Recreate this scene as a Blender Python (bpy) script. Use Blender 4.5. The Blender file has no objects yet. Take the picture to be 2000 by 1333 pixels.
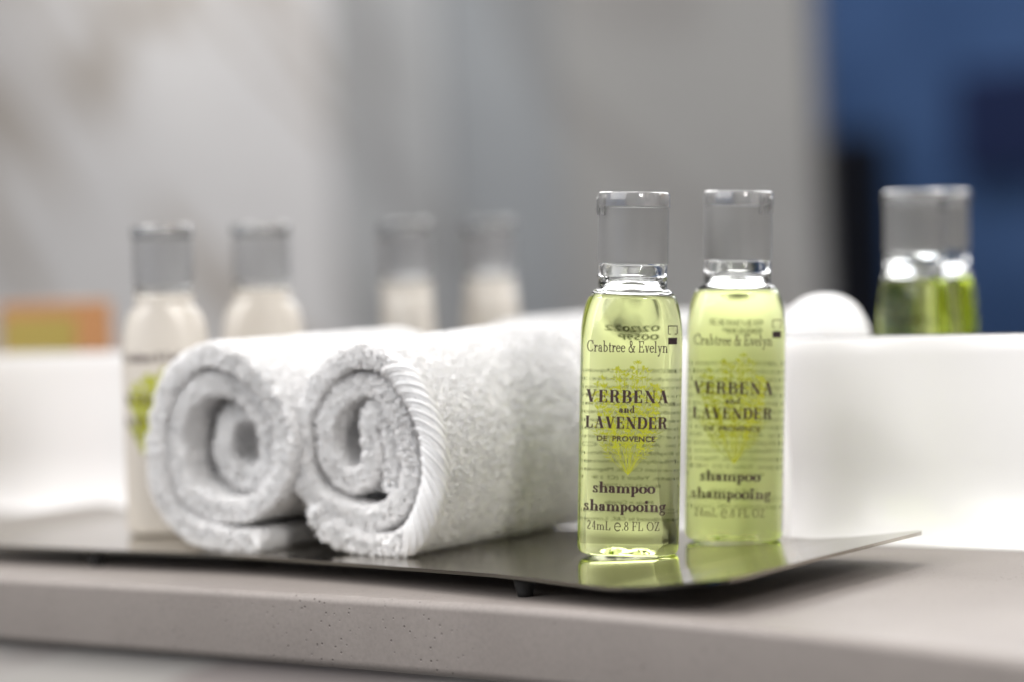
import bpy, bmesh, math, random
import numpy as np
from mathutils import Vector, Matrix, noise

MM = 0.001
scene = bpy.context.scene
COL = scene.collection
R = math.radians

# ------------------------------------------------------------------ camera
cam_d = bpy.data.cameras.new('camera')
cam = bpy.data.objects.new('camera', cam_d)
COL.objects.link(cam)
scene.camera = cam
yaw, pitch, roll = R(36.657), R(1.783), R(2.538)
dv = Vector((-math.sin(yaw) * math.cos(pitch), math.cos(yaw) * math.cos(pitch), -math.sin(pitch)))
rv = Vector((math.cos(yaw), math.sin(yaw), 0))
uv = rv.cross(dv)
r2 = rv * math.cos(roll) - uv * math.sin(roll)
u2 = uv * math.cos(roll) + rv * math.sin(roll)
cam.matrix_world = Matrix(((r2.x, u2.x, -dv.x, .3416), (r2.y, u2.y, -dv.y, -.5083), (r2.z, u2.z, -dv.z, .0794), (0, 0, 0, 1)))
cam_d.sensor_width = 36
cam_d.lens = 85
cam_d.clip_start = .02
cam_d.clip_end = 20
cam_d.dof.use_dof = True
cam_d.dof.focus_distance = .601
cam_d.dof.aperture_fstop = 4.2
cam_d.dof.aperture_blades = 9

# ------------------------------------------------------------------ world, lamps and added fill lights
world = bpy.data.worlds.new('World')
scene.world = world
world.use_nodes = True
bg = world.node_tree.nodes['Background']
bg.inputs[0].default_value = (1.0, .985, .975, 1)
bg.inputs[1].default_value = .13


def area(name, loc, target, sx, sy, power, color=(1, 1, 1), shape='RECTANGLE'):
    d = bpy.data.lights.new(name, 'AREA')
    d.shape = shape
    d.size = sx
    d.size_y = sy
    d.energy = power
    d.color = color
    o = bpy.data.objects.new(name, d)
    COL.objects.link(o)
    o.location = loc
    o.rotation_euler = (Vector(target) - Vector(loc)).to_track_quat('-Z', 'Y').to_euler()
    return o


area('downlight', (-.04, .03, 1.25), (-.04, .03, 0), .07, .07, 5.0, (1, .97, .94), 'DISK')
area('side_lamp', (.62, -.37, .36), (-.04, .02, .03), .13, .13, 2.6, (1, .96, .92), 'DISK')
area('backsplash_fill', (.38, .045, .62), (.42, .075, 0), .8, .03, 3.6, (1, .98, .96))  # added strip that brightens the backsplash and its curved foot
area('top_fill', (-.1, -.45, 1.55), (-.1, -.3, 0), 1.1, .8, 5.0, (1, .985, .97))  # added overhead softbox for soft top light, not a real fixture
area('front_fill', (-.36, -1.05, .70), (-.08, 0, .03), 1.3, .8, 16.5, (1, .985, .97))  # added fill from the camera side for towel fronts and cloth bundle
area('blue_wall_fill', (-1.25, -1.75, 1.3), (-1.2, -2.4, .25),   .5, .4, 8.0, (.95, .98, 1))  # added only to lift the reflected blue wall
area('marble_fill', (-1.3, -.55, 1.5), (-1.35, -1.3, .15), .6, .4, 27.0, (1, .985, .97))  # added wash to brighten the reflected marble, no such lamp there

scene.view_settings.view_transform = 'Standard'
scene.view_settings.look = 'None'
scene.view_settings.exposure = 0
scene.view_settings.gamma = 1
scene.view_settings.use_curve_mapping = False
cy = scene.cycles
cy.max_bounces = 24
cy.transmission_bounces = 24
cy.glossy_bounces = 10
cy.diffuse_bounces = 8
cy.transparent_max_bounces = 16
cy.volume_bounces = 0
cy.sample_clamp_indirect = 6
cy.blur_glossy = .6
cy.caustics_reflective = True
cy.caustics_refractive = True
cy.use_denoising = True
cy.denoiser = 'OPENIMAGEDENOISE'


# ------------------------------------------------------------------ helpers
def tag(o, label=None, cat=None, group=None, kind=None):
    if label: o['label'] = label
    if cat: o['category'] = cat
    if group: o['group'] = group
    if kind: o['kind'] = kind
    return o


def empty(name, loc, rot=(0, 0, 0)):
    o = bpy.data.objects.new(name, None)
    COL.objects.link(o)
    o.empty_display_size = .01
    o.location = loc
    o.rotation_euler = rot
    return o


def mesh_obj(name, verts, faces, mat, parent=None, smooth=True, mm=True):
    me = bpy.data.meshes.new(name)
    v = np.asarray(verts, dtype=np.float64)
    if mm: v = v * MM
    me.from_pydata(v.tolist(), [], [list(f) for f in faces])
    me.validate()
    if smooth: me.polygons.foreach_set('use_smooth', [True] * len(me.polygons))
    me.materials.append(mat)
    me.update()
    o = bpy.data.objects.new(name, me)
    COL.objects.link(o)
    if parent: o.parent = parent
    return o


def np_mesh(name, verts, quads, mat, parent=None, smooth=True):
    """fast path: numpy quads"""
    me = bpy.data.meshes.new(name)
    n, m = len(verts), len(quads)
    me.vertices.add(n)
    me.vertices.foreach_set('co', (np.asarray(verts, dtype=np.float32) * MM).ravel())
    me.loops.add(m * 4)
    me.loops.foreach_set('vertex_index', np.asarray(quads, dtype=np.int32).ravel())
    me.polygons.add(m)
    me.polygons.foreach_set('loop_start', np.arange(0, m * 4, 4, dtype=np.int32))
    me.polygons.foreach_set('use_smooth', np.full(m, smooth, dtype=bool))
    me.update(calc_edges=True)
    me.materials.append(mat)
    o = bpy.data.objects.new(name, me)
    COL.objects.link(o)
    if parent: o.parent = parent
    return o


def fix_normals(o):
    bm = bmesh.new()
    bm.from_mesh(o.data)
    bmesh.ops.recalc_face_normals(bm, faces=bm.faces)
    bm.to_mesh(o.data)
    bm.free()


def sharp_by_angle(o, deg=35):
    bm = bmesh.new()
    bm.from_mesh(o.data)
    for e in bm.edges:
        if len(e.link_faces) == 2 and e.calc_face_angle(0) > R(deg): e.smooth = False
    bm.to_mesh(o.data)
    bm.free()


def box(name, x0, x1, y0, y1, z0, z1, mat, parent=None, bev=0.0, seg=3):
    bm = bmesh.new()
    vs = [bm.verts.new((x * MM, y * MM, z * MM)) for x in (x0, x1) for y in (y0, y1) for z in (z0, z1)]
    for f in ((0, 1, 3, 2), (4, 6, 7, 5), (0, 4, 5, 1), (2, 3, 7, 6), (0, 2, 6, 4), (1, 5, 7, 3)):
        bm.faces.new([vs[i] for i in f])
    bmesh.ops.recalc_face_normals(bm, faces=bm.faces)
    if bev: bmesh.ops.bevel(bm, geom=bm.edges[:], offset=bev * MM, segments=seg, profile=.6, affect='EDGES')
    me = bpy.data.meshes.new(name)
    bm.to_mesh(me)
    bm.free()
    me.materials.append(mat)
    o = bpy.data.objects.new(name, me)
    COL.objects.link(o)
    if parent: o.parent = parent
    return o


# ------------------------------------------------------------------ materials
def mat_new(name):
    m = bpy.data.materials.new(name)
    m.use_nodes = True
    nt = m.node_tree
    return m, nt, nt.nodes['Principled BSDF'], nt.nodes['Material Output']


def simple(name, color, rough=.5, metal=0.0, spec=.5, coat=0.0):
    m, nt, b, out = mat_new(name)
    b.inputs['Base Color'].default_value = (*color, 1)
    b.inputs['Roughness'].default_value = rough
    b.inputs['Metallic'].default_value = metal
    b.inputs['Specular IOR Level'].default_value = spec
    b.inputs['Coat Weight'].default_value = coat
    return m


def node(nt, t, **kw):
    n = nt.nodes.new(t)
    for k, v in kw.items(): setattr(n, k, v)
    return n


def ramp(nt, stops, interp='LINEAR'):
    n = nt.nodes.new('ShaderNodeValToRGB')
    cr = n.color_ramp
    cr.interpolation = interp
    cr.elements[0].position, cr.elements[0].color = stops[0][0], (*stops[0][1], 1)
    cr.elements[1].position, cr.elements[1].color = stops[-1][0], (*stops[-1][1], 1)
    for p, c in stops[1:-1]:
        e = cr.elements.new(p)
        e.color = (*c, 1)
    return n


def terry_mat():
    m, nt, b, out = mat_new('white terry cotton')
    b.inputs['Base Color'].default_value = (.97, .962, .962, 1)
    b.inputs['Roughness'].default_value = .95
    b.inputs['Specular IOR Level'].default_value = .15
    b.inputs['Subsurface Weight'].default_value = .6
    b.inputs['Subsurface Radius'].default_value = (1, .93, .88)
    b.inputs['Subsurface Scale'].default_value = .0022
    b.inputs['Sheen Weight'].default_value = .2
    b.inputs['Sheen Roughness'].default_value = .5
    tc = node(nt, 'ShaderNodeTexCoord')
    n = node(nt, 'ShaderNodeTexNoise')
    n.inputs['Scale'].default_value = 1500
    n.inputs['Detail'].default_value = 3
    bp = node(nt, 'ShaderNodeBump')
    bp.inputs['Strength'].default_value = .5
    bp.inputs['Distance'].default_value = .0004
    nt.links.new(tc.outputs['Object'], n.inputs['Vector'])
    nt.links.new(n.outputs['Fac'], bp.inputs['Height'])
    nt.links.new(bp.outputs['Normal'], b.inputs['Normal'])
    return m


def counter_mat():
    m, nt, b, out = mat_new('warm grey composite stone')
    tc = node(nt, 'ShaderNodeTexCoord')
    n1 = node(nt, 'ShaderNodeTexNoise')
    n1.inputs['Scale'].default_value = 24
    n1.inputs['Detail'].default_value = 6
    r1 = ramp(nt, [(.3, (.212, .189, .176)), (.7, (.242, .217, .202))])
    nt.links.new(tc.outputs['Object'], n1.inputs['Vector'])
    nt.links.new(n1.outputs['Fac'], r1.inputs['Fac'])
    # small dark pits, in patches
    vo = node(nt, 'ShaderNodeTexVoronoi')
    vo.inputs['Scale'].default_value = 620
    vo.inputs['Randomness'].default_value = 1
    nt.links.new(tc.outputs['Object'], vo.inputs['Vector'])
    rp = ramp(nt, [(.10, (1, 1, 1)), (.24, (0, 0, 0))])
    nt.links.new(vo.outputs['Distance'], rp.inputs['Fac'])
    # only some cells carry a pit
    sp = node(nt, 'ShaderNodeSeparateColor')
    nt.links.new(vo.outputs['Color'], sp.inputs[0])
    rc = ramp(nt, [(.44, (0, 0, 0)), (.50, (1, 1, 1))])
    nt.links.new(sp.outputs[0], rc.inputs['Fac'])
    n2 = node(nt, 'ShaderNodeTexNoise')
    n2.inputs['Scale'].default_value = 38
    n2.inputs['Detail'].default_value = 2
    nt.links.new(tc.outputs['Object'], n2.inputs['Vector'])
    rm = ramp(nt, [(.43, (0, 0, 0)), (.60, (1, 1, 1))])
    nt.links.new(n2.outputs['Fac'], rm.inputs['Fac'])
    m1 = node(nt, 'ShaderNodeMath', operation='MULTIPLY')
    nt.links.new(rp.outputs['Color'], m1.inputs[0])
    nt.links.new(rc.outputs['Color'], m1.inputs[1])
    m2 = node(nt, 'ShaderNodeMath', operation='MULTIPLY')
    nt.links.new(m1.outputs[0], m2.inputs[0])
    nt.links.new(rm.outputs['Color'], m2.inputs[1])
    ng = node(nt, 'ShaderNodeTexNoise')
    ng.inputs['Scale'].default_value = 1100
    ng.inputs['Detail'].default_value = 2
    nt.links.new(tc.outputs['Object'], ng.inputs['Vector'])
    rg = ramp(nt, [(.32, (.94, .94, .94)), (.5, (1, 1, 1)), (.70, (1.05, 1.05, 1.05))])
    nt.links.new(ng.outputs['Fac'], rg.inputs['Fac'])
    mg = node(nt, 'ShaderNodeMix', data_type='RGBA', blend_type='MULTIPLY')
    mg.inputs['Factor'].default_value = 1
    nt.links.new(r1.outputs['Color'], mg.inputs['A'])
    nt.links.new(rg.outputs['Color'], mg.inputs['B'])
    mx = node(nt, 'ShaderNodeMix', data_type='RGBA')
    mx.inputs['B'].default_value = (.125, .108, .10, 1)
    nt.links.new(m2.outputs[0], mx.inputs['Factor'])
    nt.links.new(mg.outputs['Result'], mx.inputs['A'])
    nt.links.new(mx.outputs['Result'], b.inputs['Base Color'])
    bp = node(nt, 'ShaderNodeBump', invert=True)
    bp.inputs['Strength'].default_value = .6
    bp.inputs['Distance'].default_value = .0004
    nt.links.new(m2.outputs[0], bp.inputs['Height'])
    n3 = node(nt, 'ShaderNodeTexNoise')
    n3.inputs['Scale'].default_value = 420
    n3.inputs['Detail'].default_value = 4
    nt.links.new(tc.outputs['Object'], n3.inputs['Vector'])
    bp2 = node(nt, 'ShaderNodeBump')
    bp2.inputs['Strength'].default_value = .12
    bp2.inputs['Distance'].default_value = .0004
    nt.links.new(n3.outputs['Fac'], bp2.inputs['Height'])
    nt.links.new(bp.outputs['Normal'], bp2.inputs['Normal'])
    nt.links.new(bp2.outputs['Normal'], b.inputs['Normal'])
    b.inputs['Roughness'].default_value = .52
    b.inputs['Specular IOR Level'].default_value = .4
    return m


def marble_mat(name, base, vein, scale=1.6, angle=.9, offset=(0, 0, 0)):
    m, nt, b, out = mat_new(name)
    tc = node(nt, 'ShaderNodeTexCoord')
    mp = node(nt, 'ShaderNodeMapping')
    mp.inputs['Rotation'].default_value = (0, angle, 0)
    mp.inputs['Location'].default_value = offset
    m2p = node(nt, 'ShaderNodeMapping')
    m2p.inputs['Scale'].default_value = (.75, 1, 2.6)
    nt.links.new(mp.outputs['Vector'], m2p.inputs['Vector'])
    nt.links.new(tc.outputs['Object'], mp.inputs['Vector'])
    w = node(nt, 'ShaderNodeTexNoise')
    w.inputs['Scale'].default_value = scale
    w.inputs['Detail'].default_value = 2
    w.inputs['Distortion'].default_value = .5
    nt.links.new(m2p.outputs['Vector'], w.inputs['Vector'])
    r = ramp(nt, [(.45, base), (.50, vein), (.53, vein), (.58, base)])
    nt.links.new(w.outputs['Fac'], r.inputs['Fac'])
    n2 = node(nt, 'ShaderNodeTexNoise')
    n2.inputs['Scale'].default_value = 3
    n2.inputs['Detail'].default_value = 3
    nt.links.new(tc.outputs['Object'], n2.inputs['Vector'])
    r2_ = ramp(nt, [(.35, (.86, .86, .87)), (.7, (1, 1, 1))])
    nt.links.new(n2.outputs['Fac'], r2_.inputs['Fac'])
    mx = node(nt, 'ShaderNodeMix', data_type='RGBA', blend_type='MULTIPLY')
    mx.inputs['Factor'].default_value = 1
    nt.links.new(r.outputs['Color'], mx.inputs['A'])
    nt.links.new(r2_.outputs['Color'], mx.inputs['B'])
    nt.links.new(mx.outputs['Result'], b.inputs['Base Color'])
    b.inputs['Roughness'].default_value = .35
    return m


def steel_mat():
    m, nt, b, out = mat_new('brushed stainless steel')
    b.inputs['Metallic'].default_value = 1
    b.inputs['Base Color'].default_value = (.38, .355, .335, 1)
    tc = node(nt, 'ShaderNodeTexCoord')
    mp = node(nt, 'ShaderNodeMapping')
    mp.inputs['Scale'].default_value = (18, 1500, 1500)
    n = node(nt, 'ShaderNodeTexNoise')
    n.inputs['Scale'].default_value = 1
    n.inputs['Detail'].default_value = 4
    nt.links.new(tc.outputs['Object'], mp.inputs['Vector'])
    nt.links.new(mp.outputs['Vector'], n.inputs['Vector'])
    r = ramp(nt, [(.3, (.08, .08, .08)), (.75, (.15, .15, .15))])
    nt.links.new(n.outputs['Fac'], r.inputs['Fac'])
    nt.links.new(r.outputs['Color'], b.inputs['Roughness'])
    bp = node(nt, 'ShaderNodeBump')
    bp.inputs['Strength'].default_value = .025
    bp.inputs['Distance'].default_value = .0002
    nt.links.new(n.outputs['Fac'], bp.inputs['Height'])
    nt.links.new(bp.outputs['Normal'], b.inputs['Normal'])
    # fine dust specks and lint on the metal
    vo = node(nt, 'ShaderNodeTexVoronoi')
    vo.inputs['Scale'].default_value = 330
    nt.links.new(tc.outputs['Object'], vo.inputs['Vector'])
    rd = ramp(nt, [(.05, (1, 1, 1)), (.11, (0, 0, 0))])
    nt.links.new(vo.outputs['Distance'], rd.inputs['Fac'])
    sp = node(nt, 'ShaderNodeSeparateColor')
    nt.links.new(vo.outputs['Color'], sp.inputs[0])
    rc = ramp(nt, [(.60, (0, 0, 0)), (.64, (1, 1, 1))])
    nt.links.new(sp.outputs[1], rc.inputs['Fac'])
    mm_ = node(nt, 'ShaderNodeMath', operation='MULTIPLY')
    nt.links.new(rd.outputs['Color'], mm_.inputs[0])
    nt.links.new(rc.outputs['Color'], mm_.inputs[1])
    mc = node(nt, 'ShaderNodeMix', data_type='RGBA')
    mc.inputs['A'].default_value = (.34, .31, .265, 1)
    mc.inputs['B'].default_value = (.55, .53, .50, 1)
    nt.links.new(mm_.outputs[0], mc.inputs['Factor'])
    nt.links.new(mc.outputs['Result'], b.inputs['Base Color'])
    iv = node(nt, 'ShaderNodeMath', operation='SUBTRACT')
    iv.inputs[0].default_value = 1
    nt.links.new(mm_.outputs[0], iv.inputs[1])
    nt.links.new(iv.outputs[0], b.inputs['Metallic'])
    return m


def glass_mat(name, color=(1, 1, 1), ior=1.45, rough=0.0, absorb=None, density=0, bump=0):
    m, nt, b, out = mat_new(name)
    b.inputs['Transmission Weight'].default_value = 1
    b.inputs['Base Color'].default_value = (*color, 1)
    b.inputs['IOR'].default_value = ior
    b.inputs['Roughness'].default_value = rough
    if absorb:
        va = node(nt, 'ShaderNodeVolumeAbsorption')
        va.inputs['Color'].default_value = (*absorb, 1)
        va.inputs['Density'].default_value = density
        nt.links.new(va.outputs[0], out.inputs['Volume'])
    if bump:
        tc = node(nt, 'ShaderNodeTexCoord')
        n = node(nt, 'ShaderNodeTexNoise')
        n.inputs['Scale'].default_value = 90
        n.inputs['Detail'].default_value = 1
        nt.links.new(tc.outputs['Object'], n.inputs['Vector'])
        bp = node(nt, 'ShaderNodeBump')
        bp.inputs['Strength'].default_value = bump
        bp.inputs['Distance'].default_value = .002
        nt.links.new(n.outputs['Fac'], bp.inputs['Height'])
        nt.links.new(bp.outputs['Normal'], b.inputs['Normal'])
    return m


M_terry = terry_mat()
M_hem = simple('hem thread', (.94, .935, .935), .7, 0, .25)
M_counter = counter_mat()
M_steel = steel_mat()
M_rubber = simple('black rubber', (.012, .012, .012), .6)
M_white = simple('white solid surface', (.69, .685, .685), .22)
M_mirror = simple('mirror silvering', (.93, .935, .94), .0, 1.0)
M_cabinet = marble_mat('grey cabinet laminate', (.60, .575, .54), (.46, .41, .39), 5, .5)
M_marbleA = marble_mat('light marble', (.77, .755, .75), (.50, .455, .41), 2.2, -.85, (.3, 0, .2))
M_marbleB = marble_mat('neutral grey marble', (.46, .465, .47), (.36, .36, .36), 1.5, -1.1, (1.3, 0, .7))  # wall panels differ in tone by base colour alone
M_marbleD = marble_mat('blue grey marble', (.33, .345, .36), (.27, .275, .28), 1.5, -1.1, (.4, 0, 1.9))
M_marbleC = marble_mat('grey marble', (.36, .355, .345), (.31, .30, .29), 1.6, -.9, (2.1, 0, .1))
M_blue = simple('blue paint', (.075, .18, .50), .7, 0, .2)
nt_ = M_blue.node_tree
n_ = node(nt_, 'ShaderNodeTexNoise')
n_.inputs['Scale'].default_value = 3.5
n_.inputs['Detail'].default_value = 1
r_ = ramp(nt_, [(.35, (.050, .105, .25)), (.65, (.095, .18, .39))])
tc_ = node(nt_, 'ShaderNodeTexCoord')
nt_.links.new(tc_.outputs['Object'], n_.inputs['Vector'])
nt_.links.new(n_.outputs['Fac'], r_.inputs['Fac'])
nt_.links.new(r_.outputs['Color'], nt_.nodes['Principled BSDF'].inputs['Base Color'])
M_navy = simple('navy cloth', (.010, .024, .10), .8)
M_black = simple('black lacquer', (.006, .006, .010), .4)
M_liquid = glass_mat('green shampoo', (1, 1, 1), 1.40, 0, (.785, .855, .22), 72)
M_clear = glass_mat('clear plastic', (.985, .99, .985), 1.46, 0)
M_cap = glass_mat('frosted grey cap plastic', (.42, .42, .42), 1.40, .28)
M_cap.node_tree.nodes['Principled BSDF'].inputs['Transmission Weight'].default_value = .62
M_cap.node_tree.nodes['Principled BSDF'].inputs['Coat Weight'].default_value = .6
M_cap.node_tree.nodes['Principled BSDF'].inputs['Coat Roughness'].default_value = .06
M_lid = glass_mat('frosted grey lid plastic', (.54, .54, .54), 1.40, .2)
M_lid.node_tree.nodes['Principled BSDF'].inputs['Transmission Weight'].default_value = .78
M_lid.node_tree.nodes['Principled BSDF'].inputs['Coat Weight'].default_value = .6
M_lid.node_tree.nodes['Principled BSDF'].inputs['Coat Roughness'].default_value = .06
M_capl = glass_mat('silver grey cap plastic', (.56, .56, .57), 1.40, .28)
M_capl.node_tree.nodes['Principled BSDF'].inputs['Transmission Weight'].default_value = .66
M_capl.node_tree.nodes['Principled BSDF'].inputs['Coat Weight'].default_value = .6
M_lotion = simple('cream lotion', (.56, .52, .465), .35, 0, .5, .6)
M_ink = simple('dark plum ink', (.030, .008, .014), .5)
M_inkback = simple('dark back print ink', (.06, .066, .036), .6)
M_plant = simple('yellow green ink', (.36, .38, .012), .5)
M_box = simple('orange card', (.52, .25, .10), .5)
M_boxlabel = simple('mustard card', (.43, .33, .07), .5)


# ------------------------------------------------------------------ setting: counter, backsplash, mirror, reflected room
def catmull(pts, n):
    """even resampling of a smooth curve through pts (list of k-d points)"""
    P = np.array(pts, dtype=float)
    P = np.vstack([2 * P[0] - P[1], P, 2 * P[-1] - P[-2]])
    out = []
    for i in range(1, len(P) - 2):
        t = np.linspace(0, 1, 24, endpoint=False)[:, None]
        a, b, c, d = P[i - 1], P[i], P[i + 1], P[i + 2]
        out.append(.5 * ((2 * b) + (-a + c) * t + (2 * a - 5 * b + 4 * c - d) * t ** 2 + (-a + 3 * b - 3 * c + d) * t ** 3))
    out.append(P[-2][None])
    Q = np.vstack(out)
    s = np.concatenate([[0], np.cumsum(np.linalg.norm(np.diff(Q, axis=0), axis=1))])
    u = np.linspace(0, s[-1], n)
    return np.stack([np.interp(u, s, Q[:, k]) for k in range(Q.shape[1])], 1), s[-1]


def sweep(name, path, profile, mat, parent=None, close=True):
    """profile (y offset, z) swept along a plan path (x, y)"""
    path = np.array(path, float)
    V, F = [], []
    k = len(profile)
    for (x, y) in path:
        for (o, z) in profile: V.append((x, y + o, z))
    for i in range(len(path) - 1):
        for j in range(k if close else k - 1):
            a, b = i * k + j, i * k + (j + 1) % k
            F.append((a, b, b + k, a + k))
    if close:
        F.append(tuple(range(k)))
        F.append(tuple(range((len(path) - 1) * k, len(path) * k))[::-1])
    o = mesh_obj(name, V, F, mat, parent)
    fix_normals(o)
    sharp_by_angle(o, 40)
    return o


edge, _ = catmull([(-700, -54), (-400, -53.5), (-180, -52.3), (-130, -51.4), (-85, -50.6), (-42, -50.4), (-2, -51), (34, -54), (66, -58), (101, -65), (140, -74.6), (195, -91), (280, -116), (420, -134), (620, -137)], 160)
vc = empty('vanity_counter', (0, 0, -.0016))
tag(vc, 'warm grey stone vanity counter with a rounded bowed front edge under the tray', 'counter')
prof = []
for i in range(9):
    a = R(90 * i / 8)
    prof.append((2.2 - 2.2 * math.sin(a), -2.2 + 2.2 * math.cos(a)))
for i in range(9):
    a = R(90 * i / 8)
    prof.append((2.6 - 2.6 * math.cos(a), -16.0 - 2.6 * math.sin(a)))
V, F = [], []
k = len(prof)
back = 88.0
for (x, y) in edge:
    for (o, z) in prof: V.append((x, y + o, z))
    V.append((x, back, -18.6))
    V.append((x, back, 0))
kk = k + 2
for i in range(len(edge) - 1):
    for j in range(kk):
        a, b = i * kk + j, i * kk + (j + 1) % kk
        F.append((a, b, b + kk, a + kk))
F.append(tuple(range(kk)))
F.append(tuple(range((len(edge) - 1) * kk, len(edge) * kk))[::-1])
slab = mesh_obj('slab', V, F, M_counter, vc)
fix_normals(slab)
sharp_by_angle(slab, 40)
pan = sweep('front_panel', edge + np.array([0, 9.0]), [(0, -18.8), (0, -260), (14, -260), (14, -18.8)], M_cabinet, vc)

bs = [(0, 55.2), (-.6, 54.9), (-.9, 54.3)]
bs += [(-1.2, 50), (-1.8, 40), (-2.6, 30)]
for i in range(11):
    a = R(90 * i / 10)
    bs.append((-2.6 - 8.4 * (1 - math.cos(a)), 20.5 - 21.3 * math.sin(a)))
bs += [(-11.4, -1.1), (-11.4, -1.55), (0, -1.55)]
bsp = sweep('backsplash', [(-900, 90.2), (-600, 90.2), (-200, 90.2), (100, 90.2), (400, 90.2), (620, 90.2)], bs, M_white)
tag(bsp, 'white backsplash curving down into the counter below the mirror', 'backsplash')

mir = box('mirror', -1500, 900, 90.6, 96.6, 55.6, 760, M_mirror)
tag(mir, 'large plain wall mirror standing on the white backsplash', 'mirror')


def wallbox(name, x0, x1, y0, y1, z0, z1, mat, label, cat='wall'):
    o = box(name, x0, x1, y0, y1, z0, z1, mat, None, 3, 2)
    return tag(o, label, cat)


wallbox('marble_wall', -3000, -1372, -1320, -1300, -400, 1500, M_marbleA, 'pale veined marble wall, the lightest, reflected behind the cream bottles')
wallbox('marble_wall', -1371, -1222, -1330, -1304, -400, 1500, M_marbleB, 'grey marble wall panel reflected next to the pale veined wall')
wallbox('marble_wall', -1221, -1066, -1345, -1312, -400, 1500, M_marbleD, 'darkest blue grey marble wall panel reflected just left of the pillar')
wallbox('marble_pillar', -1062, -771, -1306, -1290, -400, 1500, M_marbleC, 'mid grey marble pillar reflected behind the green bottles', 'pillar')
wallbox('blue_wall', -1900, 200, -2500, -2400, -500, 2000, M_blue, 'blue painted wall reflected on the far right of the mirror')
wallbox('black_cabinet', -1460, -1272, -2399, -2345, -500, 246, M_black, 'tall black cabinet reflected in front of the blue wall', 'cabinet')
wallbox('navy_panel', -1158, -960, -2399, -2370, 178, 318, M_navy, 'dark navy panel hanging on the reflected blue wall', 'panel')

# ------------------------------------------------------------------ tray
tray = empty('serving_tray', (0, 0, 0))
tag(tray, 'polished steel tray with upturned ends holding the bottles and towels', 'tray')


def tray_z(x):
    z = float(np.interp(x, [-52, -30, -14, -4, 33], [4.0, 4.35, 4.6, 4.5, 3.3]))
    if x > 22: z += 3.9 * min(1, (x - 22) / 35) ** 1.1
    if x < -222: z += 3.1 * min(1, (-222 - x) / 23) ** 1.25
    return z


def tray_front(x):
    return float(np.interp(x, [-245, -200, -110, -56, -8, 30, 58], [-33, -31.5, -27.5, -33, -42.5, -47.5, -47.5]))


xs = np.concatenate([np.linspace(-245, -222, 14), np.linspace(-218, 18, 60), np.linspace(22, 57, 20)])
# smooth the front line
fr = np.array([tray_front(x) for x in xs])
for _ in range(6): fr[1:-1] = (fr[:-2] + 2 * fr[1:-1] + fr[2:]) / 4
NY = 14
V, F = [], []
th = .9
for lay in (0, 1):
    for i, x in enumerate(xs):
        ins = 0
        for xe, s in ((57, 1), (-245, -1)):
            d = abs(xe - x)
            if d < 5: ins = 5 - math.sqrt(max(0, 25 - (5 - d) ** 2))
        y0, y1 = fr[i] + ins, 50 - ins
        for j in range(NY):
            V.append((x, y0 + (y1 - y0) * j / (NY - 1), tray_z(x) - lay * th))
n1 = len(xs) * NY
for i in range(len(xs) - 1):
    for j in range(NY - 1):
        a = i * NY + j
        F.append((a, a + NY, a + NY + 1, a + 1))
        F.append((n1 + a, n1 + a + 1, n1 + a + NY + 1, n1 + a + NY))
rim = [(i * NY) for i in range(len(xs))] + [(len(xs) - 1) * NY + j for j in range(1, NY)] + [i * NY + NY - 1 for i in range(len(xs) - 2, -1, -1)] + [j for j in range(NY - 2, 0, -1)]
for a, b in zip(rim, rim[1:] + rim[:1]): F.append((a, n1 + a, n1 + b, b))
sheet = mesh_obj('sheet', V, F, M_steel, tray)
fix_normals(sheet)
sharp_by_angle(sheet, 40)
for (x, y) in ((-10, -35), (-170, -25), (-10, 40), (-170, 40)):
    V, F = [], []
    rr = [(2.9, 3.05), (2.7, 1.6), (2.1, -.4), (1.9, -1.57)]
    for (r_, z) in rr:
        for a in range(16): V.append((x + r_ * math.cos(a * math.pi / 8), y + r_ * math.sin(a * math.pi / 8), z))
    for i in range(3):
        for a in range(16): F.append((i * 16 + a, i * 16 + (a + 1) % 16, (i + 1) * 16 + (a + 1) % 16, (i + 1) * 16 + a))
    F.append(tuple(range(16)))
    F.append(tuple(range(48, 64)))
    fix_normals(mesh_obj('foot', V, F, M_rubber, tray))


# ------------------------------------------------------------------ lettering: a small stroke-built serif face
def arc(cx, cy_, rx, ry, a0, a1, n=18):
    return [(cx + rx * math.cos(R(a0 + (a1 - a0) * i / n)), cy_ + ry * math.sin(R(a0 + (a1 - a0) * i / n))) for i in range(n + 1)]


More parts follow.
